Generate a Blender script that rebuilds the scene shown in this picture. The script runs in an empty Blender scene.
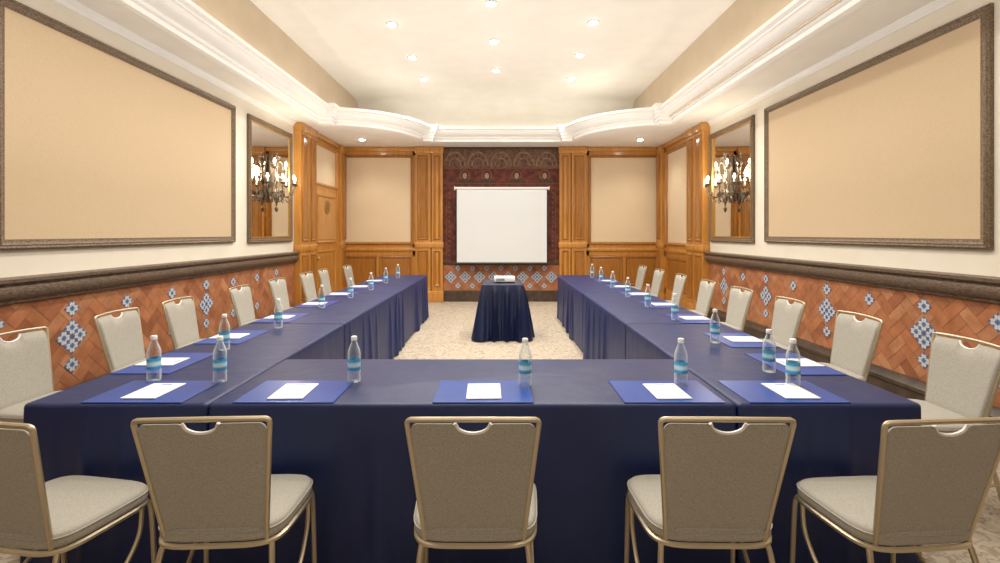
import bpy, bmesh, math, random
from mathutils import Vector, Matrix, geometry
random.seed(7)
C = bpy.context.scene.collection
PI = math.pi
EYE = 1.49
XL, XR, YB, YF = -3.44, 3.53, 10.4, -2.5
ZS, ZT = 3.35, 4.20

# ---------------------------------------------------------------- materials
def N(nt, t, **kw):
    n = nt.nodes.new(t)
    for k, v in kw.items():
        setattr(n, k, v)
    return n
def base(name, col=(.5,.5,.5), rough=.5, metal=0, **kw):
    m = bpy.data.materials.new(name); m.use_nodes = True
    b = m.node_tree.nodes['Principled BSDF']
    b.inputs['Base Color'].default_value = (*col, 1)
    b.inputs['Roughness'].default_value = rough
    b.inputs['Metallic'].default_value = metal
    for k, v in kw.items():
        b.inputs[k.replace('_', ' ')].default_value = v
    return m, m.node_tree, b
def ramp(nt, fac, stops):
    r = N(nt, 'ShaderNodeValToRGB')
    e = r.color_ramp.elements
    while len(e) < len(stops): e.new(.5)
    for i, (p, c) in enumerate(stops):
        e[i].position = p; e[i].color = (*c, 1)
    nt.links.new(fac, r.inputs[0]); return r.outputs[0]
def coords(nt, scale=(1,1,1), rot=(0,0,0)):
    t = N(nt, 'ShaderNodeTexCoord'); m = N(nt, 'ShaderNodeMapping')
    m.inputs['Scale'].default_value = scale; m.inputs['Rotation'].default_value = rot
    nt.links.new(t.outputs['Object'], m.inputs[0]); return m.outputs[0]
def noise(nt, vec, scale, detail=4, dist=0):
    n = N(nt, 'ShaderNodeTexNoise'); n.inputs['Scale'].default_value = scale
    n.inputs['Detail'].default_value = detail; n.inputs['Distortion'].default_value = dist
    nt.links.new(vec, n.inputs['Vector']); return n.outputs['Fac']
def bump(nt, b, h, strength=.2, dist=.01):
    n = N(nt, 'ShaderNodeBump'); n.inputs['Strength'].default_value = strength
    n.inputs['Distance'].default_value = dist
    nt.links.new(h, n.inputs['Height']); nt.links.new(n.outputs[0], b.inputs['Normal'])
def noisy(name, c1, c2, rough=.6, scale=30, sc=(1,1,1), metal=0, bs=.1, bd=.005, lo=.35, hi=.65, **kw):
    m, nt, b = base(name, c1, rough, metal, **kw)
    v = coords(nt, sc); f = noise(nt, v, scale)
    nt.links.new(ramp(nt, f, [(lo, c1), (hi, c2)]), b.inputs['Base Color'])
    bump(nt, b, f, bs, bd); return m
M = {}
M['wall'] = noisy('cream_plaster', (.81,.745,.63), (.84,.785,.68), .8, 3, bs=.02)
M['ceiling'] = noisy('ceiling_paint', (.85,.81,.735), (.88,.845,.775), .85, 3, bs=.02)
M['traywall'] = noisy('tray_wall_shaded_tan', (.61,.50,.37), (.65,.54,.40), .85, 3, bs=.02)  # shade on the tray sides is put into this darker tan
M['crown'] = noisy('white_moulding_paint', (.87,.855,.82), (.89,.875,.845), .5, 4, bs=.02)
M['panelfab'] = noisy('tan_upholstery', (.61,.465,.30), (.66,.51,.34), .9, 220, (1,1,.5), bs=.15, bd=.002)
M['backfab'] = noisy('light_tan_upholstery', (.76,.61,.42), (.80,.65,.46), .9, 200, (1,1,.5), bs=.15, bd=.002)
M['frame'] = noisy('weathered_brown_wood', (.09,.058,.034), (.25,.175,.108), .42, 14, (6,6,6), bs=.35)
M['rail'] = noisy('dark_grey_brown_wood', (.07,.046,.032), (.19,.13,.09), .38, 12, (3,.8,8), bs=.35)
M['dark'] = noisy('dark_brown_wood', (.045,.03,.02), (.085,.055,.038), .4, 10, bs=.1)
M['wood'] = noisy('honey_wood', (.47,.20,.038), (.62,.30,.07), .24, 4, (5,5,.6), bs=.04, lo=.25, hi=.75, Coat_Weight=.45, Coat_Roughness=.14)
M['wooddeep'] = noisy('honey_wood_moulding', (.30,.115,.02), (.43,.185,.038), .24, 4, (5,5,.6), bs=.04, lo=.25, hi=.75, Coat_Weight=.45, Coat_Roughness=.14)
M['gold'] = base('champagne_metal', (.57,.485,.35), .36, .8)[0]
# woven chair fabric
m, nt, b = base('grey_beige_weave', (.45,.42,.37), .95)
v = coords(nt); f1 = noise(nt, coords(nt,(1,1,.25)), 560, 2); f2 = noise(nt, coords(nt,(.25,1,1)), 560, 2)
ad = N(nt,'ShaderNodeMath', operation='ADD'); nt.links.new(f1,ad.inputs[0]); nt.links.new(f2,ad.inputs[1])
hv = N(nt,'ShaderNodeMath', operation='MULTIPLY'); hv.inputs[1].default_value=.5; nt.links.new(ad.outputs[0],hv.inputs[0])
nt.links.new(ramp(nt, hv.outputs[0], [(.36,(.29,.272,.235)),(.64,(.485,.46,.41))]), b.inputs['Base Color']); bump(nt,b,hv.outputs[0],.3,.002)
M['chairfab'] = m
def cloth_mat(name, c1, c2):
    m, nt, b = base(name, c1, .46, 0, Sheen_Weight=.05, Sheen_Roughness=.4)
    b.inputs['Sheen Tint'].default_value = (.2,.32,.85,1)
    v = coords(nt)
    f = noise(nt, v, 3, 2, .4); g_ = noise(nt, coords(nt,(1,1,.35)), 9, 2, .3)
    ad = N(nt,'ShaderNodeMath', operation='MULTIPLY_ADD'); nt.links.new(g_,ad.inputs[0]); ad.inputs[1].default_value=.3; nt.links.new(f,ad.inputs[2])
    bump(nt, b, ad.outputs[0], .30, .03)
    nt.links.new(ramp(nt, noise(nt, v, 2.2, 2), [(.3,c1),(.7,c2)]), b.inputs['Base Color']); return m
M['cloth'] = cloth_mat('navy_cloth', (.0035,.0125,.078), (.005,.0175,.10))
M['cloth2'] = cloth_mat('dark_navy_cloth', (.003,.007,.035), (.004,.010,.05))
M['folder'] = noisy('blue_folder', (.004,.046,.28), (.007,.058,.33), .32, 4, bs=.02)
M['paper'] = base('white_paper', (.82,.82,.80), .7)[0]
M['ink'] = base('printed_blue', (.1,.2,.5), .7)[0]
M['white'] = base('white_plastic', (.8,.8,.78), .35)[0]
M['grey'] = base('grey_plastic', (.25,.25,.26), .4)[0]
M['screen'] = base('matte_screen', (.70,.73,.76), .9)[0]
M['black'] = base('black_metal', (.015,.015,.015), .4, .3)[0]
M['lens'] = base('dark_glass', (.01,.01,.03), .05)[0]
M['iron'] = noisy('aged_bronze_iron', (.09,.065,.045), (.32,.25,.175), .38, 30, metal=.6, bs=.2)
M['candle'] = base('ivory_candle', (.88,.84,.74), .5)[0]
M['mirror'] = base('mirror_glass', (.80,.79,.77), .02, 1)[0]
M['brass'] = base('brass', (.7,.48,.16), .3, 1)[0]
M['plaque'] = noisy('bronze_plaque', (.16,.085,.025), (.5,.3,.1), .35, 60, metal=.6, bs=.3)
M['cap'] = base('bottle_cap', (.85,.88,.9), .4)[0]
M['steel'] = base('grey_steel', (.35,.35,.36), .4, .8)[0]
def emis(name, col, s):
    m, nt, b = base(name, col, .5)
    b.inputs['Emission Color'].default_value = (*col,1); b.inputs['Emission Strength'].default_value = s
    return m
M['bulb'] = emis('frosted_bulb', (1,.92,.78), 14)
M['spot'] = emis('downlight_lens', (1,.98,.93), 60)
m, nt, b = base('bottle_label', (.1,.4,.7), .4)
v = coords(nt); s = N(nt, 'ShaderNodeSeparateXYZ'); nt.links.new(v, s.inputs[0])
nt.links.new(ramp(nt, s.outputs[2], [(.0,(.02,.12,.35)),(.074,(.04,.32,.62)),(.083,(.62,.81,.89)),(.096,(.58,.79,.89)),(.104,(.06,.42,.72))]), b.inputs['Base Color'])
M['label'] = m
def clear(name, tint, mixf, colr):
    m = bpy.data.materials.new(name); m.use_nodes = True; nt = m.node_tree; nt.nodes.clear()
    o = N(nt,'ShaderNodeOutputMaterial'); mx = N(nt,'ShaderNodeMixShader'); t = N(nt,'ShaderNodeBsdfTransparent')
    p = N(nt,'ShaderNodeBsdfPrincipled'); p.inputs['Base Color'].default_value=(*colr,1); p.inputs['Roughness'].default_value=.08
    t.inputs[0].default_value=(*tint,1)
    lw = N(nt,'ShaderNodeLayerWeight'); lw.inputs[0].default_value=mixf
    nt.links.new(lw.outputs['Facing'], mx.inputs[0]); nt.links.new(t.outputs[0], mx.inputs[1]); nt.links.new(p.outputs[0], mx.inputs[2])
    nt.links.new(mx.outputs[0], o.inputs[0]); return m
M['pet'] = clear('clear_plastic', (.93,.96,.98), .44, (.86,.92,.97))
# carpet
m, nt, b = base('carpet', (.4,.3,.2), .95)
v = coords(nt); n1 = N(nt,'ShaderNodeTexVoronoi', feature='SMOOTH_F1'); n1.inputs['Scale'].default_value=16
nz = N(nt,'ShaderNodeTexNoise'); nz.inputs['Scale'].default_value=18; nt.links.new(v, nz.inputs['Vector'])
mxv = N(nt,'ShaderNodeMixRGB'); mxv.inputs[0].default_value=.10; nt.links.new(v,mxv.inputs[1]); nt.links.new(nz.outputs['Color'],mxv.inputs[2])
nt.links.new(mxv.outputs[0], n1.inputs['Vector'])
sn = N(nt,'ShaderNodeMath', operation='MULTIPLY'); sn.inputs[1].default_value=20; nt.links.new(n1.outputs['Distance'], sn.inputs[0])
si = N(nt,'ShaderNodeMath', operation='SINE'); nt.links.new(sn.outputs[0], si.inputs[0])
nt.links.new(ramp(nt, si.outputs[0], [(.0,(.46,.39,.31)),(.5,(.42,.35,.275)),(.9,(.31,.25,.19))]), b.inputs['Base Color'])
bump(nt, b, noise(nt, v, 300), .4, .004)
M['carpet'] = m
# terracotta with per tile colour
m, nt, b = base('terracotta_tile', (.5,.2,.1), .38)
a = N(nt,'ShaderNodeVertexColor'); a.layer_name='Col'
mx = N(nt,'ShaderNodeMixRGB', blend_type='MULTIPLY'); mx.inputs[0].default_value=1
v = coords(nt); nt.links.new(a.outputs[0], mx.inputs[1])
nt.links.new(ramp(nt, noise(nt, v, 9), [(.3,(.68,.62,.58)),(.7,(1.0,1.0,1.0))]), mx.inputs[2])
nt.links.new(mx.outputs[0], b.inputs['Base Color']); bump(nt, b, noise(nt, v, 40), .2, .003)
M['terra'] = m
M['grout'] = base('grout', (.27,.13,.075), .9)[0]
# blue white tile by UV
m, nt, b = base('blue_white_tile', (.8,.8,.8), .2)
uv = N(nt,'ShaderNodeUVMap'); s = N(nt,'ShaderNodeSeparateXYZ'); nt.links.new(uv.outputs[0], s.inputs[0])
def mth(op, a, bb=None):
    n = N(nt,'ShaderNodeMath', operation=op)
    for i, x in enumerate((a, bb)):
        if x is None: continue
        if isinstance(x,(int,float)): n.inputs[i].default_value = x
        else: nt.links.new(x, n.inputs[i])
    return n.outputs[0]
cx = mth('COSINE', mth('MULTIPLY', s.outputs[0], 2*PI)); cy = mth('COSINE', mth('MULTIPLY', s.outputs[1], 2*PI))
c2x = mth('COSINE', mth('MULTIPLY', s.outputs[0], 8*PI)); c2y = mth('COSINE', mth('MULTIPLY', s.outputs[1], 8*PI))
pr = mth('ADD', mth('MULTIPLY', cx, cy), mth('MULTIPLY', mth('MULTIPLY', c2x, c2y), .35))
nt.links.new(ramp(nt, mth('ADD', mth('MULTIPLY', pr, .42), .5), [(.0,(.07,.115,.28)),(.18,(.11,.17,.34)),(.30,(.54,.57,.60)),(.56,(.56,.59,.61)),(.72,(.08,.14,.33))]), b.inputs['Base Color'])
M['tile'] = m
M['mural'] = noisy('painted_red_plaster', (.055,.012,.010), (.20,.05,.033), .75, 9, bs=.1, lo=.3, hi=.7)
M['mural_dark'] = noisy('painted_red_brown', (.11,.05,.035), (.21,.12,.08), .75, 14, bs=.1)
M['mural_tan'] = noisy('painted_tan', (.20,.12,.075), (.34,.23,.15), .75, 16, bs=.1)
M['mural_gold'] = noisy('painted_ochre', (.12,.038,.02), (.25,.10,.04), .75, 30, bs=.1)
M['skin'] = noisy('painted_skin', (.34,.19,.12), (.46,.28,.18), .75, 40)
M['hair'] = base('painted_dark_hair', (.03,.015,.012), .7)[0]
M['robe'] = noisy('painted_dark_robe', (.035,.03,.022), (.10,.05,.03), .75, 20)

# ---------------------------------------------------------------- mesh helpers
class MB:
    def __init__(s): s.bm = bmesh.new()
    def _add(s, t):
        me = bpy.data.meshes.new('tmp'); t.to_mesh(me); t.free(); s.bm.from_mesh(me); bpy.data.meshes.remove(me)
    def box(s, x0,x1,y0,y1,z0,z1, bev=0, seg=1, mat=None):
        t = bmesh.new(); bmesh.ops.create_cube(t, size=1)
        for v in t.verts:
            v.co = Vector((x0+(v.co.x+.5)*(x1-x0), y0+(v.co.y+.5)*(y1-y0), z0+(v.co.z+.5)*(z1-z0)))
        if bev: bmesh.ops.bevel(t, geom=t.edges[:], offset=bev, segments=seg, affect='EDGES', profile=.5)
        if mat is not None: t.transform(mat)
        s._add(t); return s
    def rings(s, rings, caps=True, closed=True):
        R = [[s.bm.verts.new(p) for p in r] for r in rings]; n = len(R[0])
        for a, b_ in zip(R, R[1:]):
            for i in range(n if closed else n-1):
                j = (i+1) % n
                s.bm.faces.new((a[i], a[j], b_[j], b_[i]))
        if caps:
            s.bm.faces.new(list(reversed(R[0]))); s.bm.faces.new(R[-1])
        return s
    def tube(s, pts, r, seg=8, caps=True, ry=None):
        pts = [Vector(p) for p in pts]; n = len(pts)
        rr = r if isinstance(r, (list, tuple)) else [r]*n
        T = []
        for i in range(n):
            a = pts[max(i-1,0)]; c = pts[min(i+1,n-1)]; T.append((c-a).normalized())
        up = Vector((0,0,1)) if abs(T[0].z) < .9 else Vector((0,1,0))
        nn = (up - T[0]*up.dot(T[0])).normalized(); rs = []
        for i in range(n):
            nn = (nn - T[i]*nn.dot(T[i])).normalized(); bb = T[i].cross(nn)
            rs.append([pts[i]+nn*math.cos(2*PI*k/seg)*rr[i]+bb*math.sin(2*PI*k/seg)*rr[i]*(ry or 1) for k in range(seg)])
        return s.rings(rs, caps)
    def lathe(s, prof, seg=20, c=(0,0,0), caps=True):
        c = Vector(c)
        return s.rings([[c+Vector((r*math.cos(2*PI*k/seg), r*math.sin(2*PI*k/seg), z)) for k in range(seg)] for r, z in prof], caps)
    def poly(s, pts2, y0, y1):      # prism in xz plane
        a = [s.bm.verts.new((p[0], y0, p[1])) for p in pts2]; b_ = [s.bm.verts.new((p[0], y1, p[1])) for p in pts2]
        n = len(a)
        s.bm.faces.new(a); s.bm.faces.new(list(reversed(b_)))
        for i in range(n):
            j=(i+1)%n; s.bm.faces.new((a[j], a[i], b_[i], b_[j]))
        return s
    def frame(s, x0,x1,z0,z1, prof):  # mitred frame, profile = (inset, outward depth); wall faces -y
        rs = []
        for i, d in prof:
            rs.append([Vector((x0+i,-d,z0+i)),Vector((x1-i,-d,z0+i)),Vector((x1-i,-d,z1-i)),Vector((x0+i,-d,z1-i))])
        rs.append(rs[0]); R=[[s.bm.verts.new(p) for p in r] for r in rs[:-1]]; R.append(R[0])
        for a,b_ in zip(R,R[1:]):
            for k in range(4):
                j=(k+1)%4; s.bm.faces.new((a[k],a[j],b_[j],b_[k]))
        return s
    def extr(s, prof, x0, x1):   # profile (outward depth, z) extruded along x; wall faces -y
        a=[s.bm.verts.new((x0,-d,z)) for d,z in prof]; b_=[s.bm.verts.new((x1,-d,z)) for d,z in prof]; n=len(prof)
        for i in range(n):
            j=(i+1)%n; s.bm.faces.new((a[i],a[j],b_[j],b_[i]))
        s.bm.faces.new(a); s.bm.faces.new(list(reversed(b_))); return s
    def build(s, name, mat, parent=None, loc=None, rz=0, ang=35, recentre=True):
        bmesh.ops.recalc_face_normals(s.bm, faces=s.bm.faces[:])
        me = bpy.data.meshes.new(name); 
        off = Vector((0,0,0))
        if parent is None and loc is None and recentre:
            xs=[v.co for v in s.bm.verts]
            mn=Vector((min(c[i] for c in xs) for i in range(3))); mx_=Vector((max(c[i] for c in xs) for i in range(3)))
            off=Vector(((mn.x+mx_.x)/2,(mn.y+mx_.y)/2,mn.z))
            for v in s.bm.verts: v.co -= off
        s.bm.to_mesh(me); s.bm.free()
        me.materials.append(M[mat])
        for p in me.polygons: p.use_smooth = True
        me.set_sharp_from_angle(angle=math.radians(ang))
        o = bpy.data.objects.new(name, me); C.objects.link(o)
        if parent: o.parent = parent
        elif loc is not None: o.location = loc; o.rotation_euler.z = rz
        else: o.location = off
        return o
def tag(o, label, cat, group=None):
    o['label'] = label; o['category'] = cat
    if group: o['group'] = group
    return o
def struct(o, label=None):
    o['kind'] = 'structure'
    if label: o['label'] = label
    return o
def thing(name, label, cat, loc=(0,0,0), rz=0, group=None):
    o = bpy.data.objects.new(name, None); C.objects.link(o); o.empty_display_size = .1
    o.location = loc; o.rotation_euler.z = rz; return tag(o, label, cat, group)
def dup(root, loc, rz, label=None, group=None):
    r = root.copy(); C.objects.link(r); r.location = loc; r.rotation_euler.z = rz
    if label: r['label'] = label
    if group: r['group'] = group
    for ch in list(root.children):
        c = ch.copy(); C.objects.link(c); c.parent = r
        for g in list(ch.children):
            d = g.copy(); C.objects.link(d); d.parent = c
    return r
def cr(pts, n=6):
    P=[Vector(p) for p in pts]; P=[P[0]*2-P[1]]+P+[P[-1]*2-P[-2]]; out=[]
    for i in range(1,len(P)-2):
        a,b_,c,d=P[i-1:i+3]
        for k in range(n):
            t=k/n; out.append(.5*((2*b_)+(c-a)*t+(2*a-5*b_+4*c-d)*t*t+(3*b_-a-3*c+d)*t**3))
    out.append(P[-2]); return out

# ---------------------------------------------------------------- room shell
struct(MB().box(XL-.2,XR+.2,YF-.2,YB+.4,-.1,0).build('floor','carpet'))
struct(MB().box(XL-.2,XL,YF,YB+.2,0,ZT+.1).build('wall_left','wall'))
struct(MB().box(XR,XR+.2,YF,YB+.2,0,ZT+.1).build('wall_right','wall'))
struct(MB().box(XL,XR,YB+.12,YB+.3,0,ZT+.1).build('wall_back','wood'))
struct(MB().box(XL,XR,YF-.2,YF,0,ZT+.1).build('wall_front','wall'))
struct(MB().box(XL-.2,XR+.2,YF-.2,YB+.3,ZT,ZT+.1).build('ceiling','ceiling'))
# soffit opening path
BXL, BXR, BY = -2.96, 2.84, 9.55
path=[(BXL,YF)]
for k in range(15):
    t=k/14*PI/2; path.append((BXL+1.45*math.sin(t), BY-1.5*math.cos(t)))
for k in range(15):
    t=PI/2-k/14*PI/2; path.append((BXR-1.38*math.sin(t), BY-1.5*math.cos(t)))
path.append((BXR,YF))
def offs(path, o):
    out=[]; n=len(path)
    for i in range(n):
        p=Vector(path[i]); ns=[]
        for a,c in ((i-1,i),(i,i+1)):
            if a<0 or c>=n: continue
            d=(Vector(path[c])-Vector(path[a])).normalized(); ns.append(Vector((d.y,-d.x)))
        m_=sum(ns,Vector((0,0))).normalized(); m_=m_/max(.35,m_.dot(ns[0])); out.append(p+m_*o)
    return out
def flat_poly(pts, z, z2, name, mat):
    mb=MB(); tris=geometry.tessellate_polygon([[Vector((p[0],p[1],0)) for p in pts]])
    for zz in (z,z2):
        vs=[mb.bm.verts.new((p[0],p[1],zz)) for p in pts]
        for t in tris:
            try: mb.bm.faces.new([vs[i] for i in t])
            except ValueError: pass
    return struct(mb.build(name,mat))
flat_poly(path+[(XR,YF),(XR,YB+.13),(XL,YB+.13),(XL,YF)], ZS, ZS+.01, 'trim_1', 'ceiling')
prof=[(-.15,0),(-.15,-.018),(-.12,-.022),(-.12,-.034),(-.085,-.040),(-.06,-.052),(-.012,-.055),(.02,-.048),(.025,-.03),(.025,-.005),(.05,.003),(.062,.018),(.062,.04),(.10,.048),(.145,.07),(.17,.095),(.18,.112),(.20,.118),(.20,.14),(.225,.145),(.24,.156),(.24,.195),(.12,.195)]
mb=MB(); rs=[]
for o_,z in prof: rs.append([Vector((p.x,p.y,ZS+z)) for p in offs(path,o_)])
mb.rings(rs, caps=False, closed=False); struct(mb.build('trim_2','crown', ang=28))
TXL,TXR,TYB=-2.9,2.76,10.0
inner=[(p.x,p.y) for p in offs(path,.13)]
flat_poly(inner+[(TXR,YF),(TXR,TYB),(TXL,TYB),(TXL,YF)], ZS+.193, ZS+.185, 'trim_3','crown')
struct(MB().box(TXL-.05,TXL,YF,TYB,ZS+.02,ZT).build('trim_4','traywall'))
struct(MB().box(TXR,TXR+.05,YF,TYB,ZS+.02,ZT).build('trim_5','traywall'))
struct(MB().box(TXL-.05,TXR+.05,TYB,TYB+.05,ZS+.02,ZT).build('trim_6','ceiling'))
# soft curved cove between far riser and raised ceiling
cv=[(0,ZT-.34)]+[(.30-.30*math.cos(t*PI/20),ZT-.34+.34*math.sin(t*PI/20)) for t in range(1,11)]+[(0,ZT)]
struct(MB().extr(cv,TXL,TXR).build('trim_33','ceiling',loc=(0,TYB,0)))
# corner blocks on the crown
mb=MB()
for cx_,cy_ in ((BXL+.12,BY-1.5-.13),(BXL+1.45+.13,BY-.12),(BXR-1.38-.13,BY-.12),(BXR-.12,BY-1.5-.13)):
    for (h,z0,z1) in ((.10,-.075,-.02),(.12,-.02,.04),(.145,.04,.085),(.17,.085,.13),(.19,.13,.17),(.21,.17,.225)):
        mb.box(cx_-h,cx_+h,cy_-h,cy_+h,ZS+z0,ZS+z1,.006,2)
struct(mb.build('trim_7','crown'))
# small cornice at wall top
for i,(x0,x1,loc,rz) in enumerate(((0,8.05-YF,(XL,YF,0),PI/2),(0,8.05-YF,(XR,8.05,0),-PI/2))):
    struct(MB().extr([(0,ZS),(0,ZS-.07),(.015,ZS-.07),(.02,ZS-.04),(.05,ZS-.012),(.05,ZS)],x0,x1).build('trim_%d'%(8+i),'crown',loc=loc,rz=rz))
# chair rail + baseboard on side walls
railp=[(0,.99),(.03,.99),(.045,1.0),(.045,1.02),(.07,1.03),(.09,1.055),(.095,1.085),(.085,1.115),(.07,1.125),(.07,1.14),(.10,1.145),(.10,1.17),(.06,1.18),(0,1.18)]
basep=[(0,0),(.05,0),(.05,.16),(.065,.17),(.065,.20),(.045,.225),(.03,.26),(0,.26)]
L=8.05-YF
for i,(loc,rz) in enumerate((((XL,YF,0),PI/2),((XR,8.05,0),-PI/2))):
    struct(MB().extr(railp,0,L).build('trim_%d'%(10+i),'rail',loc=loc,rz=rz), 'dark grey brown chair rail')
    struct(MB().extr(basep,0,L).build('baseboard_%s'%('left','right')[i],'dark',loc=loc,rz=rz))
# herringbone tiles
def herring(L,z0,z1,W,depth,x00=0):
    bm=bmesh.new(); col=bm.loops.layers.color.new('Col'); c45=math.sqrt(.5)
    def put(cx0,cy0,w,h):
        g=.02
        q=[(cx0+g,cy0+g),(cx0+w-g,cy0+g),(cx0+w-g,cy0+h-g),(cx0+g,cy0+h-g)]
        P=[((x*c45-y*c45)*W,(x*c45+y*c45)*W) for x,y in q]
        if max(p[0] for p in P)<0 or min(p[0] for p in P)>L or max(p[1] for p in P)<z0 or min(p[1] for p in P)>z1: return
        f=bm.faces.new([bm.verts.new((x00+p[0],-depth,p[1])) for p in P])
        r=random.random(); k=random.uniform(.88,1.06)
        cc=((.50,.205,.095) if r<.6 else (.55,.26,.13) if r<.85 else (.40,.15,.07))
        cc=tuple(min(1,(c*k))**(1/2.2) for c in cc)
        for l in f.loops: l[col]=(*cc,1)
    n=int((L+2)/W/1.0)+4
    for x in range(-4,n):
        for y in range(-n,n):
            k=(x-y)%4
            if k==0: put(x,y,2,1)
            elif k==3 : put(x,y,1,2)
    for co,no in (((x00,0,0),(-1,0,0)),((x00+L,0,0),(1,0,0)),((0,0,z0),(0,0,-1)),((0,0,z1),(0,0,1))):
        bmesh.ops.bisect_plane(bm,geom=bm.verts[:]+bm.edges[:]+bm.faces[:],plane_co=co,plane_no=no,clear_outer=True)
    return bm
def diamonds(spots,side,depth):
    mb=MB(); uvl=mb.bm.loops.layers.uv.new('UVMap')
    for x,z in spots:
        h=side/math.sqrt(2)-.002
        f=mb.bm.faces.new([mb.bm.verts.new(p) for p in ((x,-depth,z-h),(x+h,-depth,z),(x,-depth,z+h),(x-h,-depth,z))])
        for l,uvv in zip(f.loops,((0,0),(1,0),(1,1),(0,1))): l[uvl].uv=uvv
        for a,c in ((0,1),(1,2),(2,3),(3,0)):
            vs=f.verts; va,vb=vs[a],vs[c]
            mb.bm.faces.new((vb,va,mb.bm.verts.new((va.co.x,0,va.co.z)),mb.bm.verts.new((vb.co.x,0,vb.co.z))))
    return mb
tn=12
for i,(loc,rz) in enumerate((((XL,YF,0),PI/2),((XR,8.05,0),-PI/2))):
    mb=MB(); mb.bm.free(); mb.bm=herring(L,.26,.99,.095,.012)
    struct(mb.build('trim_%d'%tn,'terra',loc=loc,rz=rz),'terracotta herringbone tile wainscot'); tn+=1
    struct(MB().box(0,L,-.009,0,.26,.99).build('trim_%d'%tn,'grout',loc=loc,rz=rz)); tn+=1
    sp=[]
    s_=.10; hh=s_/math.sqrt(2)
    if i==0: cl=[3.86+1.77*k-YF for k in range(-3,3)]; per=1.77; offsx=(.57,1.18)
    else: cl=[8.05-(3.98+1.18*k) for k in range(-4,4)]; per=1.18; offsx=(.59,)
    for c in cl:
        if not .2<c<L-.2: continue
        for dx,dz in ((0,hh),(0,-hh),(hh,0),(-hh,0)): sp.append((c+dx*1.03,.66+dz*1.03))
        sp += [(c,.885),(c,.435)]
        for o_ in offsx:
            if c+o_<L-.1: sp += [(c+o_,.86),(c+o_,.46)]
    struct(diamonds(sp,s_,.016).build('trim_%d'%tn,'tile',loc=loc,rz=rz),'blue and white diamond tiles'); tn+=1

# ---------------------------------------------------------------- honey wood panelling
def raised(mb,x0,x1,z0,z1,d=0):
    mb.frame(x0,x1,z0,z1,[(0,d),(0,d+.018),(.012,d+.026),(.03,d+.012),(.045,d+.004),(.045,d)])
    if x1-x0>.16:
        mb.box(x0+.055,x1-.055,-(d+.014),-d,z0+.055,z1-.055,.008)
WT=3.30
def wall_unit(loc,rz,segs,n0,L,dep=.0):
    """segs: list of (x0,x1,kind) kind: pil / fab"""
    w=MB(); mo=MB(); fabs=[]
    for x0,x1,k in segs:
        if k=='pil':
            w.box(x0,x1,-.12-dep,0,0,WT,.004)
            q=.05
            raised(mo,x0+q,x1-q,1.35,WT-.14,.12+dep); raised(mo,x0+q,x1-q,.34,1.12,.12+dep)
            w.box(x0-.015,x1+.015,-.14-dep,0,1.17,1.29,.012,2); w.box(x0-.015,x1+.015,-.14-dep,0,0,.24,.012,2)
            w.box(x0-.015,x1+.015,-.145-dep,0,WT-.09,ZS-.005,.012,2)
        elif k=='fab':
            w.box(x0,x1,-.04-dep,0,0,.34); w.box(x0,x1,-.04-dep,0,1.0,1.25); w.box(x0,x1,-.04-dep,0,WT-.13,WT)
            w.box(x0,x0+.07,-.04-dep,0,.2,WT); w.box(x1-.07,x1,-.04-dep,0,.2,WT)
            mo.frame(x0+.06,x1-.06,1.24,WT-.12,[(0,.04+dep),(0,.06+dep),(.02,.07+dep),(.045,.045+dep),(.055,.03+dep),(.055,0)])
            w.box(x0,x1,-.02-dep,0,.3,1.05)
            if x1-x0>1.5:
                h=(x0+x1)/2
                raised(mo,x0+.1,h-.03,.36,.98,.022+dep); raised(mo,h+.03,x1-.1,.36,.98,.022+dep)
            else: raised(mo,x0+.1,x1-.1,.36,.98,.022+dep)
            w.box(x0,x1,-.075-dep,0,1.10,1.17,.012,2); w.box(x0,x1,-.06-dep,0,0,.22,.012,2)
            w.box(x0,x1,-.10-dep,0,WT-.04,ZS-.005,.012,2)
            fabs.append((x0+.11,x1-.11))
    struct(w.build('trim_%d'%n0,'wood',loc=loc,rz=rz),'honey coloured wood panelling'); struct(mo.build('trim_%d'%(n0+1),'wooddeep',loc=loc,rz=rz),'raised wood mouldings')
    return fabs
# back wall (faces -y): local x = world x
fb=wall_unit((0,YB+.12,0),0,[(XL,-1.80,'fab'),(-1.80,-1.47,'pil'),(-1.45,-1.21,'pil'),(1.30,1.54,'pil'),(1.56,1.88,'pil'),(1.88,XR,'fab')],20,0,.06)
def fabric(x0,x1,loc,rz,z0,z1,label,dep,mat='backfab'):
    mb=MB(); nx,nz=10,10; rows=[]
    for j in range(nz+1):
        r=[]
        for i in range(nx+1):
            u,v_=i/nx,j/nz; e=min(u,1-u,v_,1-v_)
            r.append(Vector((x0+u*(x1-x0),-(dep+.012*min(1,e*8)),z0+v_*(z1-z0))))
        rows.append(r)
    mb.rings(rows,caps=False,closed=False)
    o=mb.build('upholstered_panel',mat,loc=loc,rz=rz); tag(o,label,'wall panel','fabric wall panels set in the wood panelling'); return o
fabric(*fb[0],(0,YB+.12,0),0,1.29,WT-.17,'tall tan fabric panel on the back wall left of the projection screen',.07)
fabric(*fb[1],(0,YB+.12,0),0,1.29,WT-.17,'tall tan fabric panel on the back wall right of the projection screen',.07)
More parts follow.
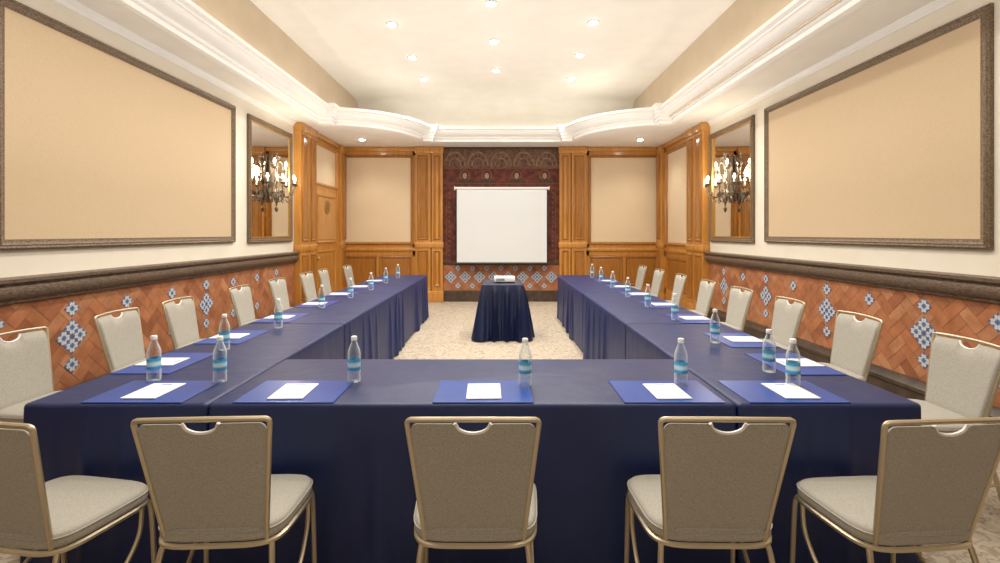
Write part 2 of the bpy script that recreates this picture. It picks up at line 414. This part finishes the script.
# left side section, local x = world y - 8.05
Ls=YB-8.05
wall_unit((XL,8.05,0),PI/2,[(0,.36,'pil'),(.38,.70,'pil'),(2.1,Ls+.05,'pil')],22,Ls)
w=MB(); w.box(.70,2.1,-.04,0,2.32,2.42,.008); w.box(.70,2.1,-.04,0,WT-.13,WT); w.box(.70,.80,-.06,0,0,WT,.006); w.box(2.02,2.1,-.06,0,0,WT,.006); w.box(.7,2.1,-.10,0,WT-.04,ZS-.005,.012,2)
w.frame(.78,2.04,2.40,WT-.10,[(0,.0),(0,.06),(.02,.07),(.045,.045),(.055,.0)])
struct(w.build('trim_24','wood',loc=(XL,8.05,0),rz=PI/2))
fabric(.83,1.99,(XL,8.05,0),PI/2,2.45,WT-.15,'small fabric panel above the wooden door on the left',.02)
d=MB(); d.box(.80,2.02,-.045,0,.01,2.32,.004)
raised(d,.90,1.92,1.30,2.22,.045); raised(d,.90,1.92,.25,1.15,.045)
door=struct(d.build('door_1','wood',loc=(XL,8.05,0),rz=PI/2),'honey wood double panel door')
h=MB(); h.lathe([(.028,0),(.028,.008),(.012,.012),(.012,.04),(.026,.05),(.03,.065),(.02,.08)],16)
for v in h.bm.verts: v.co=Vector((.86+v.co.x,-.045-v.co.z,1.02+v.co.y))
ho=h.build('door_handle','brass',parent=door)
sg=thing('door_sign','round brass emblem plaque on the wooden door at left','sign',(XL+.062,8.05+1.41,2.0),PI/2)
def disc(prof,name,mat):
    h=MB(); h.lathe(prof,28)
    for v in h.bm.verts: v.co=Vector((v.co.x,-v.co.z,v.co.y))
    return h.build(name,mat,parent=sg)
disc([(.13,0),(.13,.012),(.115,.020),(.105,.012),(.105,0)],'ring','brass'); disc([(.106,0),(.104,.010),(.05,.014)],'disc','plaque')
# right side section, local x = 10.4 - y
wall_unit((XR,YB,0),-PI/2,[(Ls-.36,Ls,'pil'),(Ls-.70,Ls-.38,'pil'),(0,.26,'pil')],25,Ls)
fr=wall_unit((XR,YB,0),-PI/2,[(.26,Ls-.70,'fab')],27,Ls)
fabric(*fr[0],(XR,YB,0),-PI/2,1.29,WT-.17,'fabric panel on the right side wall beside the corner',.012)
# light switch
t=thing('light_switch','small white light switch plate on wood near left corner','light switch',(-3.36,YB+.12-.10,1.30))
MB().box(-.05,.05,-.01,0,-.06,.06,.003).build('plate','white',t); MB().box(-.02,.02,-.018,-.009,-.03,.03,.002).build('rocker','white',t)

# ---------------------------------------------------------------- mural
mu=thing('mural','dark red painted mural with arches and a row of haloed busts behind the screen','mural',(.045,YB+.115,0))
X0,X1=-1.255,1.255
MB().box(X0,X1,-.03,0,.84,2.90).build('painted_field','mural',mu)
MB().box(X0,X1,-.03,0,2.90,3.345).build('arch_frieze','mural_dark',mu)
a=MB()
for k in range(5):
    cx_=X0+.25+k*.50
    for r0,r1 in ((.205,.235),(.115,.135)):
        pts=[]; n=14
        for i in range(n+1): t=PI*i/n; pts.append((cx_+r1*math.cos(t),2.95+r1*1.35*math.sin(t)))
        for i in range(n,-1,-1): t=PI*i/n; pts.append((cx_+r0*math.cos(t),2.95+r0*1.35*math.sin(t)))
        for i in range(n):
            a.poly([pts[i],pts[i+1],pts[2*n-i],pts[2*n+1-i]],-.034,-.029)
    for i in range(1,6):
        t=PI*i/6; q=Vector((math.cos(t),1.35*math.sin(t))); p=Vector((-q.y,q.x)).normalized()*.006
        a.poly([(cx_+q.x*.13+p.x,2.95+q.y*.13+p.y),(cx_+q.x*.13-p.x,2.95+q.y*.13-p.y),(cx_+q.x*.21-p.x,2.95+q.y*.21-p.y),(cx_+q.x*.21+p.x,2.95+q.y*.21+p.y)],-.033,-.029)
a.build('painted_arches','mural_tan',mu)
g=MB()
for z in (2.885,2.56,2.46,.86): g.box(X0,X1,-.034,-.02,z,z+.014)
for x in (X0+.06,X1-.075): g.box(x,x+.014,-.034,-.02,.86,2.5)
for k in range(14):
    z=1.0+k*.105
    for x in (X0+.13,X1-.13):
        g.poly([(x,z-.03),(x+.025,z),(x,z+.03),(x-.025,z)],-.034,-.029)
g.build('ochre_border','mural_gold',mu)
for x in (-.79,-.31,.34,.95):
    hg=MB(); pts=[(x+.125*math.cos(t*PI/12),2.74+.125*math.sin(t*PI/12)) for t in range(24)]; hg.poly(pts,-.034,-.029); hg.build('halo','mural_gold',mu)
    rb=MB(); rb.poly([(x-.19,2.575),(x+.19,2.575),(x+.16,2.635),(x+.06,2.67),(x-.06,2.67),(x-.16,2.635)],-.038,-.029); rb.build('robe','robe',mu)
    hr=MB(); hr.poly([(x+.075*math.cos(t*PI/10),2.75+.09*math.sin(t*PI/10)) for t in range(20)],-.040,-.029); hr.build('hair','hair',mu)
    fc=MB(); fc.poly([(x+.048*math.cos(t*PI/10),2.735+.068*math.sin(t*PI/10)) for t in range(20)],-.043,-.029); fc.build('face','skin',mu)
# tile band + base under mural
mb=MB(); mb.bm.free(); mb.bm=herring(X1-X0,.24,.82,.095,.032,X0); struct(mb.build('trim_30','terra',loc=(.045,YB+.115,0)))
struct(MB().box(X0,X1,-.029,0,.2,.84).build('trim_31','grout',loc=(.045,YB+.115,0)))
sp=[]
for k in range(8):
    x=X0+.16+k*.313
    sp+= [(x+dx,.53+dz) for dx,dz in ((0,hh),(0,-hh),(hh,0),(-hh,0))]+[(x+.156,.72),(x+.156,.34)]
sp=[(x,z) for x,z in sp if X0+.07<x<X1-.07]
struct(diamonds(sp,s_,.036).build('trim_32','tile',loc=(.045,YB+.115,0)))
struct(MB().box(X0,X1,-.07,0,0,.24,.01).box(X0,X1,-.06,0,.80,.86,.01).box(X0,X1,-.12,0,3.32,3.348).build('baseboard_back','dark',loc=(.045,YB+.115,0)))

# ---------------------------------------------------------------- projection screen
sc=thing('projection_screen','white pull-down projection screen hanging in front of the red mural','screen',(.06,10.22,0))
MB().box(-.955,.955,-.004,.004,.85,2.42).build('screen_surface','screen',sc)
MB().tube([(-1.0,0,2.44),(1.0,0,2.44)],.028,12).box(-1.01,-.995,-.04,.04,2.40,2.48,.003).box(.995,1.01,-.04,.04,2.40,2.48,.003).build('roller_case','white',sc)
MB().tube([(-.985,0,.84),(.985,0,.84)],.028,12).build('bottom_bar','black',sc)
for s in (-1,1):
    MB().box(s*.8-.015,s*.8+.015,.0,.24,2.45,2.475,.003).build('wall_bracket','black',sc)
    MB().box(s*.968-.013,s*.968+.013,-.005,.005,.85,2.42).build('black_edge','black',sc)

# ---------------------------------------------------------------- side wall panels, mirrors
def wallpanel(name,cat,x0,x1,z0,z1,loc,rz,label,inner,fw=.075,group=None):
    t=thing(name,label,cat,loc,rz,group)
    fr_=MB(); fr_.frame(x0,x1,z0,z1,[(0,0),(0,.03),(fw*.2,.045),(fw*.35,.036),(fw*.5,.04),(fw*.75,.028),(fw,.024),(fw,0)]); fr_.build('frame','frame',t)
    if inner=='mirror':
        MB().box(x0+fw,x1-fw,-.014,0,z0+fw,z1-fw).build('mirror_glass','mirror',t)
        b_=MB(); b_.frame(x0+fw-.005,x1-fw+.005,z0+fw-.005,z1-fw+.005,[(0,.014),(0,.030),(.018,.026),(.018,.014)]); b_.build('inner_bead','brass',t)
    else:
        MB().box(x0+fw,x1-fw,-.02,0,z0+fw,z1-fw).build('fabric','panelfab',t)
    return t
wallpanel('wall_panel','wall panel',-1.485,1.485,1.37,3.13,(XL,4.735,0),PI/2,'large framed tan fabric panel on the left wall','fab',group=None)
wallpanel('wall_panel','wall panel',-1.455,1.455,1.37,3.13,(XR,4.885,0),-PI/2,'large framed tan fabric panel on the right wall','fab')
wallpanel('wall_mirror','mirror',-.69,.69,1.35,3.12,(XL,7.25,0),PI/2,'tall framed mirror behind the left wall sconce','mirror')
wallpanel('wall_mirror','mirror',-.69,.69,1.35,3.12,(XR,7.32,0),-PI/2,'tall framed mirror behind the right wall sconce','mirror')

# ---------------------------------------------------------------- sconces
def sconce(loc,rz,label):
    t=thing('wall_sconce',label,'wall light',loc,rz,None); CY=-.085
    bp_=MB(); bp_.poly([(-.03,-.30),(.03,-.30),(.055,-.12),(.045,.1),(.065,.22),(.035,.36),(0,.42),(-.035,.36),(-.065,.22),(-.045,.1),(-.055,-.12)],-.02,0)
    bp_.tube([(0,0,.25),(0,CY,.25)],.012,8); bp_.tube([(0,0,-.15),(0,CY,-.15)],.012,8); bp_.build('backplate','iron',t)
    st=MB(); st.lathe([(.004,-.45),(.022,-.42),(.028,-.39),(.010,-.36),(.014,-.32),(.038,-.27),(.042,-.22),(.018,-.17),(.012,-.08),(.022,-.03),(.035,.02),(.015,.07),(.010,.18),(.022,.22),(.028,.25),(.010,.30),(.015,.36),(.010,.40),(.024,.43),(.004,.47)],14,(0,CY,0)); st.build('stem','iron',t)
    for a in (0,75,-75):
        a=math.radians(a)
        dx,dy=math.sin(a),-math.cos(a)*.8
        for sgn,z0,S in ((1,.10,1.1),(-1,-.09,1.0),(1,.28,.6)):
            p=[]
            for k in range(18):
                th=k/17*1.75*PI; r=.115*(1-k/24)*S
                q=.02+r*math.sin(th)+.05*S*k/17
                p.append(Vector((dx*q, CY+dy*q, z0+sgn*(.16*S-r*math.cos(th)-.03))))
            sc_=MB(); sc_.tube(p,.007,6); sc_.build('scroll','iron',t)
    arms=[(a,.26,-.10) for a in (-88,-44,0,44,88)]+[(a,.17,.13) for a in (-70,70)]
    for a,R,z in arms:
        a=math.radians(a); dx,dy=math.sin(a)*1.15,-math.cos(a)
        P=lambda r,zz: Vector((dx*r,CY+dy*r,zz))
        am=MB(); am.tube(cr([P(.02,z+.0),P(R*.25,z-.09),P(R*.6,z-.12),P(R*.92,z-.07),P(R,z+.02),P(R,z+.06)],5),.0075,6)
        for rr,zz in ((R*.4,z-.08),(R*.78,z-.085)):
            c=P(rr,zz-.01); am.lathe([(.002,0),(.014,.012),(.018,.03),(.006,.056),(.001,.066)],6,c)
        am.tube(cr([P(R*.6,z-.12),P(R*.75,z-.17),P(R*.6,z-.20),P(R*.5,z-.16)],4),.0055,5)
        e=P(R,z+.06); am.lathe([(.008,-.012),(.026,-.004),(.038,.012),(.040,.016),(.018,.014),(.016,.02)],12,e)
        ao=am.build('arm','iron',t)
        MB().lathe([(.012,.012),(.013,.07),(.009,.075)],10,e).build('candle','candle',ao)
        MB().lathe([(.008,.073),(.015,.086),(.019,.102),(.012,.124),(.003,.145)],10,e).build('bulb','bulb',ao)
    return t
sconce((XL+.035,7.18,2.25),PI/2,'ornate bronze candle sconce mounted over the left mirror')
sconce((XR-.035,7.25,2.25),-PI/2,'ornate bronze candle sconce mounted over the right mirror')

# ---------------------------------------------------------------- chair
def bp(u,v,t=0):
    hw=.168+.050*v
    return Vector((u*hw, -.175-.095*v-.016*(1-u*u)*v+t, .425+.460*v))
SW,SD=.226,.188
def outl(w_,d_):
    r=[]
    for k in range(40):
        a=2*PI*k/40; c,s=math.cos(a),math.sin(a); e=2/5
        x=math.copysign(abs(c)**e,c)*w_; y=math.copysign(abs(s)**e,s)*d_
        r.append((x*(1+.05*y/.185),y-.012))
    return r
def make_chair(label,group):
    t=thing('banquet_chair',label,'chair',(0,0,0),0,group)
    rs=[]
    for sc_,z in ((.92,.430),(.98,.434),(1.0,.444),(1.0,.464),(.99,.474),(.965,.481),(.90,.486),(.6,.489),(.15,.490)):
        rs.append([Vector((x*sc_,y*sc_,z)) for x,y in outl(SW,SD)])
    so=MB().rings(rs).build('seat','chairfab',t,ang=60)
    f=MB(); q=[Vector((x,y,.420)) for x,y in outl(SW-.006,SD-.005)]
    f.tube(q+[q[0]],.010,6,caps=False); f.build('seat_frame','gold',t)
    q=[Vector((x,y,.468)) for x,y in outl(SW+.0005,SD+.0005)]
    MB().tube(q+[q[0]],.0035,5,caps=False).build('piping','chairfab',so)
    mb=MB(); nc,nr=44,10; F=[];B=[]
    for i in range(nc+1):
        u=-.965+1.93*i/nc
        top=.960-.05*max(0,(abs(u)-.85)/.115)**2.2+.012*(1-u*u)
        if abs(u)<.27: top-=.080*math.sqrt(max(0,1-(u/.27)**2))
        cf=[];cb=[]
        for j in range(nr+1):
            w_=j/nr; v_=.03+w_*(top-.03)
            e=min(1-abs(u)/.965, w_*1.2, (1-w_)*1.2); pf=min(1,e/.10); pf=math.sqrt(max(0,1-(1-pf)**2))
            cf.append(mb.bm.verts.new(bp(u,v_,.004+.017*pf))); cb.append(mb.bm.verts.new(bp(u,v_,-.003-.003*pf)))
        F.append(cf);B.append(cb)
    for i in range(nc):
        for j in range(nr):
            mb.bm.faces.new((F[i][j],F[i+1][j],F[i+1][j+1],F[i][j+1])); mb.bm.faces.new((B[i][j],B[i][j+1],B[i+1][j+1],B[i+1][j]))
        mb.bm.faces.new((F[i][0],B[i][0],B[i+1][0],F[i+1][0])); mb.bm.faces.new((F[i][nr],F[i+1][nr],B[i+1][nr],B[i][nr]))
    for i in (0,nc):
        for j in range(nr): mb.bm.faces.new((F[i][j],F[i][j+1],B[i][j+1],B[i][j]))
    mb.build('backrest','chairfab',t,ang=60)
    p=[]
    for k in range(9): p.append(bp(-1,k/8*.955))
    for a in (25,50,70): 
        a=math.radians(a); p.append(bp(-1+.05*(1-math.cos(a)), .955+.032*math.sin(a)))
    for k in range(13):
        u=-.94+1.88*k/12; p.append(bp(u,.990+.016*(1-u*u)))
    for a in (70,50,25):
        a=math.radians(a); p.append(bp(1-.05*(1-math.cos(a)), .955+.032*math.sin(a)))
    for k in range(8,-1,-1): p.append(bp(1,k/8*.955))
    f=MB(); f.tube([Vector((-.175,-.15,.415))]+p+[Vector((.175,-.15,.415))],.0088,8)
    f.tube([bp(-1,.03),bp(-.5,.03),bp(0,.03),bp(.5,.03),bp(1,.03)],.008,6)
    f.build('back_frame','gold',t)
    hd=MB(); q=[]
    for k in range(15):
        u=-.27+.54*k/14; top=.960+.012*(1-u*u)-.080*math.sqrt(max(0,1-(u/.27)**2)); q.append(bp(u,top,.003))
    hd.tube(q,.0065,6); hd.build('handle_rim','white',t)
    for s in (-1,1):
        MB().tube(cr([(s*.176,-.155,.43),(s*.188,-.18,.38),(s*.205,-.225,.18),(s*.212,-.265,.006)],5),.0100,8).build('leg','gold',t)
        MB().tube(cr([(s*.210,.14,.425),(s*.216,.155,.38),(s*.219,.165,.18),(s*.221,.17,.006)],5),.0100,8).build('leg','gold',t)
        MB().tube(cr([(s*.211,.12,.41),(s*.213,.10,.30),(s*.213,.01,.20),(s*.209,-.12,.165),(s*.205,-.225,.175)],5),.0085,6).build('side_brace','gold',t)
    MB().tube([(-.205,-.218,.21),(.205,-.218,.21)],.008,6).build('stretcher','gold',t)
    return t
chair0=None
def place_chair(x,y,rz,label,group):
    global chair0
    if chair0 is None:
        chair0=make_chair(label,group); chair0.location=(x,y,0); chair0.rotation_euler.z=rz; return
    dup(chair0,(x,y,0),rz,label,group)
R=math.radians
for x,y,a,lab in ((-.085,1.84,0,'banquet chair seen from behind at the middle of the front table'),
    (-.985,1.84,3,'banquet chair seen from behind, left of the middle front chair'),
    (-1.635,1.815,-10,'banquet chair seen from behind, cut by the left picture edge'),
    (.75,1.84,-1,'banquet chair seen from behind, right of the middle front chair'),
    (1.435,1.825,4,'banquet chair seen from behind in the bottom right corner')):
    place_chair(x,y,R(a),lab,'banquet chairs along the front table')
ordn=['nearest','second','third','fourth','fifth','sixth','seventh','farthest']
for i,y in enumerate((2.88,3.70,4.40,5.44,6.34,7.3,8.0,8.95)):
    place_chair(-2.66+(.1 if i==7 else 0),y,R(-90+random.uniform(-3,3)),'beige banquet chair by the left wall, %s from the camera'%ordn[i],'banquet chairs along the left wall')
for i,y in enumerate((2.72,3.54,4.38,5.24,6.1,7.0,7.93,8.85)):
    place_chair(2.38,y,R(90+random.uniform(-3,3)),'beige banquet chair by the right wall, %s from the camera'%ordn[i],'banquet chairs along the right wall')

# ---------------------------------------------------------------- tables and cloths
def table(x0,x1,y0,y1,label):
    t=thing('folding_table',label,'table',((x0+x1)/2,(y0+y1)/2,0),0,'folding tables under the navy cloths'); a,b_=(x1-x0)/2-.012,(y1-y0)/2-.012
    MB().box(-a,a,-b_,b_,.712,.742,.004).build('tabletop','grey',t)
    for sx in (-1,1):
        for sy in (-1,1):
            MB().tube([(sx*(a-.08),sy*(b_-.08),0.0),(sx*(a-.08),sy*(b_-.08),.712)],.014,8).build('leg','steel',t)
def cloth(x0,x1,y0,y1,amp,label,zt=.75,zb=.012,flare=.0,name='tablecloth',group='navy tablecloths of the conference tables',corner=.0,seed=0,cat='tablecloth',fq=1.0,mat='cloth',dense=False):
    rnd=random.Random(seed); r=.015; P=[]
    ph=[rnd.uniform(0,6.28) for _ in range(6)]
    bumps=[(rnd.uniform(0,6),rnd.uniform(.03,.06),rnd.uniform(.4,1)) for _ in range(26)]
    sides=[('S',(x0,y0),(x1,y0),(0,-1)),('E',(x1,y0),(x1,y1),(1,0)),('N',(x1,y1),(x0,y1),(0,1)),('W',(x0,y1),(x0,y0),(-1,0))]
    s=0
    for nm,a,c,n in sides:
        a,c,n=Vector(a),Vector(c),Vector(n); d_=(c-a); Lh=d_.length; d_/=Lh; k=max(4,int(Lh/.015)); nxt={'S':'E','E':'N','N':'W','W':'S'}[nm]
        for i in range(k+1):
            q=a+d_*(r+(Lh-2*r)*i/k); e=min(i,k-i)/k*Lh
            P.append((q-n*0,n,amp[nm]*min(1,e/.12+.3*(amp[nm]>0)),s+Lh*i/k,math.exp(-(e/.07)**2)))
        n2=Vector({'S':(1,0),'E':(0,1),'N':(-1,0),'W':(0,-1)}[nm])
        cc=c-d_*r-n*r
        for ang_ in (22,45,68):
            t=R(ang_); nn=(n*math.cos(t)+n2*math.sin(t)); P.append((cc+nn*r,nn,min(amp[nm],amp[nxt])*.5,s+Lh,1.0))
        s+=Lh
    lev=[(-.012,0,0),(-.003,-.002,0),(.004,-.009,0),(.006,-.02,0)]
    H=zt-zb
    rings=[]
    for o_,dz,_ in lev: rings.append([Vector((q.x+n.x*o_,q.y+n.y*o_,zt+dz)) for q,n,a,s_q,c_ in P])
    for k in range(1,17):
        f=k/16; z=zt-.02-(H-.02)*f; row=[]
        for q,n,a,sq,c_ in P:
            if dense:
                env=.45+.55*(.5+.5*math.sin(sq*2.3+ph[5]))
                w1=.5+.5*math.sin(fq*sq*19+ph[0]+1.6*math.sin(sq*3.1+ph[1])+f*.5*math.sin(sq*4))
                w2=.5+.5*math.sin(fq*sq*41+ph[2]+1.9*math.sin(sq*5.3+ph[3])+f*.8)
                w_=env*(.68*w1**1.8+.32*w2**2)
            else:
                w_=.12*(.5+.5*math.sin(sq*7+ph[0]))
                for c0,wd,hh_ in bumps:
                    dd=(sq-c0-.03*f*math.sin(c0*9))/(wd*(.5+f*.8))
                    if abs(dd)<3: w_+=hh_*math.exp(-dd*dd)*.8
                w_=min(1,w_)
            o_=.006+a*w_*(f**.6)+flare*f*(1 if a>0 else 0)+corner*f*c_*(1 if a>0 else 0)
            row.append(Vector((q.x+n.x*o_,q.y+n.y*o_,z)))
        rings.append(row)
    mb=MB(); mb.rings(rings,caps=False); 
    mb.bm.verts.ensure_lookup_table(); mb.bm.faces.new([mb.bm.verts[i] for i in range(len(P))])
    o=mb.build(name,mat,ang=70); tag(o,label,cat,group); return o
G=.014
cloth(-1.27+G,1.04-G,2.085,2.83,dict(S=.032,E=0,N=.03,W=0),'navy tablecloth over the front table facing the camera',seed=1); table(-1.27+G,1.04-G,2.085,2.83,'front folding table hidden under navy cloth')
for sd,(a,c) in (('left',(-2.06,-1.27)),('right',(1.04,1.83))):
    ys=(2.085,3.93,5.93,8.47)
    for i in range(3):
        y0,y1=ys[i]+(G/2 if i else 0),ys[i+1]-G/2
        lab='navy tablecloth on the %s row of tables, %s'%(sd,('section nearest the camera','middle section','section at the far end')[i])
        cloth(a,c,y0,y1,dict(S=.03 if i==0 else 0,N=.045 if i==2 else 0,E=.055 if not (i==0 and sd=='left') else .0,W=.055 if not (i==0 and sd=='right') else .0),lab,seed=10+i+(sd=='left')*5)
        table(a,c,y0,y1,'folding table under the %s row cloth, %s'%(sd,('near section','middle section','far section')[i]))
# projector table
cloth(-.285,.285,-.285,.285,dict(S=.12,E=.12,N=.12,W=.12),'dark navy cloth draped to the floor over the small projector table',zt=.78,flare=.045,corner=.08,seed=44,name='tablecloth',group=None,fq=1.9,mat='cloth2',dense=True).location=(.06,6.95,.012)
t=thing('small_table','small square table under the navy drape holding the projector','table',(.06,6.95,0)); MB().box(-.268,.268,-.268,.268,.745,.772,.004).build('tabletop','grey',t)
MB().tube([(0,0,.03),(0,0,.745)],.03,12).build('pedestal','steel',t); MB().lathe([(.2,0),(.2,.015),(.05,.03)],20).build('base','steel',t)
pj=thing('projector','white projector on the small draped table','projector',(.08,6.93,.7805))
MB().box(-.15,.15,-.11,.11,.012,.085,.014,3).build('body','white',pj)
h=MB(); h.lathe([(.033,0),(.033,.02),(.026,.022),(.022,.012)],18)
for v in h.bm.verts: v.co=Vector((.06+v.co.x,.105+v.co.z,.05+v.co.y))
h.build('lens','lens',pj)
MB().box(-.12,.0,-.113,-.108,.03,.065,.002).build('rear_grille','grey',pj)
for sx in (-1,1):
    for sy in (-1,1): MB().lathe([(.012,0),(.012,.014)],10,(sx*.12,sy*.08,0)).build('foot','black',pj)
MB().box(-.04,.04,-.04,.0,.085,.09,.002).build('control_panel','grey',pj)

# ---------------------------------------------------------------- bottles, folders, papers
def make_bottle(label,group):
    t=thing('water_bottle',label,'bottle',(0,0,0),0,group)
    pr=[(.022,.0),(.030,.003),(.0315,.012),(.0315,.03),(.030,.036),(.0315,.042),(.0315,.055),(.0305,.06),(.0305,.118),(.0315,.124),(.030,.130),(.0315,.136),(.031,.146),(.027,.163),(.020,.182),(.0145,.196),(.0125,.203),(.0125,.212)]
    MB().lathe(pr,20).build('bottle_body','pet',t,ang=50)
    MB().lathe([(.0311,.062),(.0311,.116)],20,caps=False).build('label_band','label',t)
    MB().lathe([(.0145,.207),(.0148,.209),(.0148,.224),(.013,.227),(.004,.228)],16).build('cap','cap',t)
    return t
b0=None
def bottle(x,y,label,group):
    global b0
    if b0 is None: b0=make_bottle(label,group); b0.location=(x,y,.7505); return
    dup(b0,(x,y,.7505),random.uniform(0,6),label,group)
gf='water bottles on the front table'
bottle(-.72,2.39,'clear water bottle on front table, leftmost of its three',gf)
bottle(.127,2.34,'clear water bottle near the middle of the front table',gf)
bottle(.885,2.34,'clear water bottle on front table, rightmost of its three',gf)
for i,(x,y) in enumerate(((-1.725,2.405),(-1.386,2.39),(-1.735,3.04),(-1.72,3.75),(-1.75,4.75),(-1.69,5.48),(-1.66,6.24),(-1.67,7.1),(-1.66,7.9))):
    lab=('clear water bottle at left table near end, beside outer folder','clear water bottle at left table near end, closest to the front table')[i] if i<2 else 'clear water bottle on the left tables, %s beyond the near pair'%['first','second','third','fourth','fifth','sixth','seventh'][i-2]
    bottle(x,y,lab,'water bottles on the left tables')
for i,(x,y) in enumerate(((1.424,2.33),(1.437,2.56),(1.455,3.24),(1.497,4.09),(1.49,4.81),(1.49,5.56),(1.53,6.47),(1.54,7.26),(1.55,8.0))):
    lab=('clear water bottle at right table near end, front one of the pair','clear water bottle at right table near end, rear one of the pair')[i] if i<2 else 'clear water bottle on the right tables, %s beyond the near pair'%['first','second','third','fourth','fifth','sixth','seventh'][i-2]
    bottle(x,y,lab,'water bottles on the right tables')
mf=None; mp=None
def setting(x,y,rz,where,px=0,py=0):
    global mf,mp
    lf='glossy blue folder %s'%where; lp='white notepad %s'%where
    c,s=math.cos(rz),math.sin(rz)
    if mf is None:
        mf=MB().box(-.22,.22,-.155,.155,0,.004,.0015).build('desk_folder','folder',loc=(x,y,.7505)); tag(mf,lf,'folder','blue folders on the tables')
        mp=thing('notepad',lp,'notepad',(0,0,0),0,'white notepads on the folders')
        MB().box(-.078,.078,-.105,.105,0,.005,.001).build('pages','paper',mp); MB().box(-.025,.025,.078,.088,.005,.0054).build('printed_mark','ink',mp); o=mf
    else:
        o=mf.copy(); C.objects.link(o); o['label']=lf
    o.location=(x,y,.7505); o.rotation_euler.z=rz
    X=x+c*px-s*py; Y=y+s*px+c*py
    if mp.location.length==0: p=mp; p.location=(X,Y,.755)
    else: p=dup(mp,(X,Y,.755),rz,lp)
    p['label']=lp; p.rotation_euler.z=rz+R(random.uniform(-2,2))
setting(-.94,2.245,0,'at the left seat of the front table',-.01,-.015)
setting(-.07,2.245,0,'at the middle seat of the front table',0,-.015)
setting(.765,2.245,0,'at the right seat of the front table',.01,-.015)
setting(-1.60,2.245,0,'at the near end of the left table',.0,-.01)
setting(1.31,2.245,0,'at the near end of the right table',.04,-.01)
nn=['nearest','second','third','fourth','fifth','sixth','seventh']
for i,y in enumerate((2.74,3.42,4.2,5.0,5.8,6.6,7.4)):
    setting(-1.885,y,-PI/2,'facing the left wall chairs, %s from the camera'%nn[i],0,-.03)
for i,y in enumerate((2.72,3.32,4.15,4.95,5.8,6.6,7.4)):
    setting(1.655,y,PI/2,'facing the right wall chairs, %s from the camera'%nn[i],0,-.03)

# ---------------------------------------------------------------- downlights
WARM=(1,.945,.845)
def lamp(kind,loc,power,size=.05,rot=(0,0,0),col=WARM,**kw):
    l=bpy.data.lights.new('lamp',kind); l.energy=power; l.color=col
    if kind=='AREA':
        l.shape='RECTANGLE'; l.size=size[0]; l.size_y=size[1]
    else: l.shadow_soft_size=size
    for k,v_ in kw.items(): setattr(l,k,v_)
    o=bpy.data.objects.new('lamp',l); C.objects.link(o); o.location=loc; o.rotation_euler=rot; return o
dl=[(-1.39,6.24,'left row, nearest'),(-.09,5.67,'middle row, nearest'),(1.21,6.18,'right row, nearest'),(-1.34,7.41,'left row, second'),(-.07,6.79,'middle row, second'),(1.23,7.32,'right row, second'),(-1.32,8.46,'left row, farthest'),(-.05,8.0,'middle row, farthest'),(1.27,8.46,'right row, farthest')]
d0=None
def downlight(x,y,z,lab,group):
    global d0
    if d0 is None:
        d0=thing('downlight',lab,'ceiling light',(x,y,z),0,group)
        MB().lathe([(.050,-.002),(.050,-.006),(.062,-.012),(.072,0)],24,caps=False).build('trim_ring','steel',d0)
        MB().lathe([(.051,-.004),(.049,-.018),(.03,-.024)],20).build('glowing_lens','spot',d0); return
    dup(d0,(x,y,z),0,lab,group)
for x,y,w_ in dl:
    downlight(x,y,ZT-.0005,'small round downlight in the raised ceiling, %s from camera'%w_,'downlights in the raised ceiling')
    lamp('SPOT',(x,y,ZT-.05),100,.05,spot_size=R(160),spot_blend=1)
for x,y,w_ in ((-2.72,9.55,'left'),(2.80,9.55,'right')):
    downlight(x,y,ZS-.0005,'small round downlight in the lower ceiling above the back wall, %s side'%w_,'downlights in the lower ceiling')
    lamp('SPOT',(x,y,ZS-.05),45,.04,spot_size=R(130),spot_blend=1)
for x,y,p_ in ((-1.35,5.05,95),(1.3,5.05,95),(-.05,4.5,85),(-1.35,3.9,95),(1.3,3.9,95),(-1.35,2.6,85),(1.3,2.6,85),(0,3.2,80),(-1.35,1.2,40),(1.3,1.2,40),(0,-.8,28)):
    lamp('SPOT',(x,y,ZT-.05),p_,.08,spot_size=R(160),spot_blend=1)
for s,x in ((-1,XL+.30),(1,XR-.30)):
    lamp('POINT',(x,7.25,2.42),22,.10,col=(1,.87,.68))
# added area lamps over the crown ledge, shining up to lift the ceiling
for x in (TXL+.08,TXR-.08):
    lamp('AREA',(x,3.7,ZS+.22),8,(.08,11.5),rot=(PI,0,0))
lamp('AREA',(0,TYB-.12,ZS+.22),4,(4.5,.08),rot=(PI,0,0))
# broad added fill lamps without fixtures, brightening the ceiling evenly from below
for y,p_ in ((1.5,78),(6.6,72)):
    lamp('AREA',(-.06,y,1.9),p_,(5.0,4.6),rot=(PI,0,0),col=(1,.97,.91))

# ---------------------------------------------------------------- world, camera
w=bpy.data.worlds.new('World'); bpy.context.scene.world=w; w.use_nodes=True
w.node_tree.nodes['Background'].inputs[0].default_value=(.9,.85,.75,1); w.node_tree.nodes['Background'].inputs[1].default_value=.3
cam=bpy.data.cameras.new('Camera'); co=bpy.data.objects.new('Camera',cam); C.objects.link(co)
co.location=(0,0,EYE); co.rotation_euler=(PI/2,0,0)
cam.sensor_width=36; cam.lens=17.32; cam.shift_y=-.0485; cam.shift_x=.001; cam.clip_start=.05
bpy.context.scene.camera=co
try:
    bpy.context.scene.view_settings.view_transform='Standard'
except Exception: pass
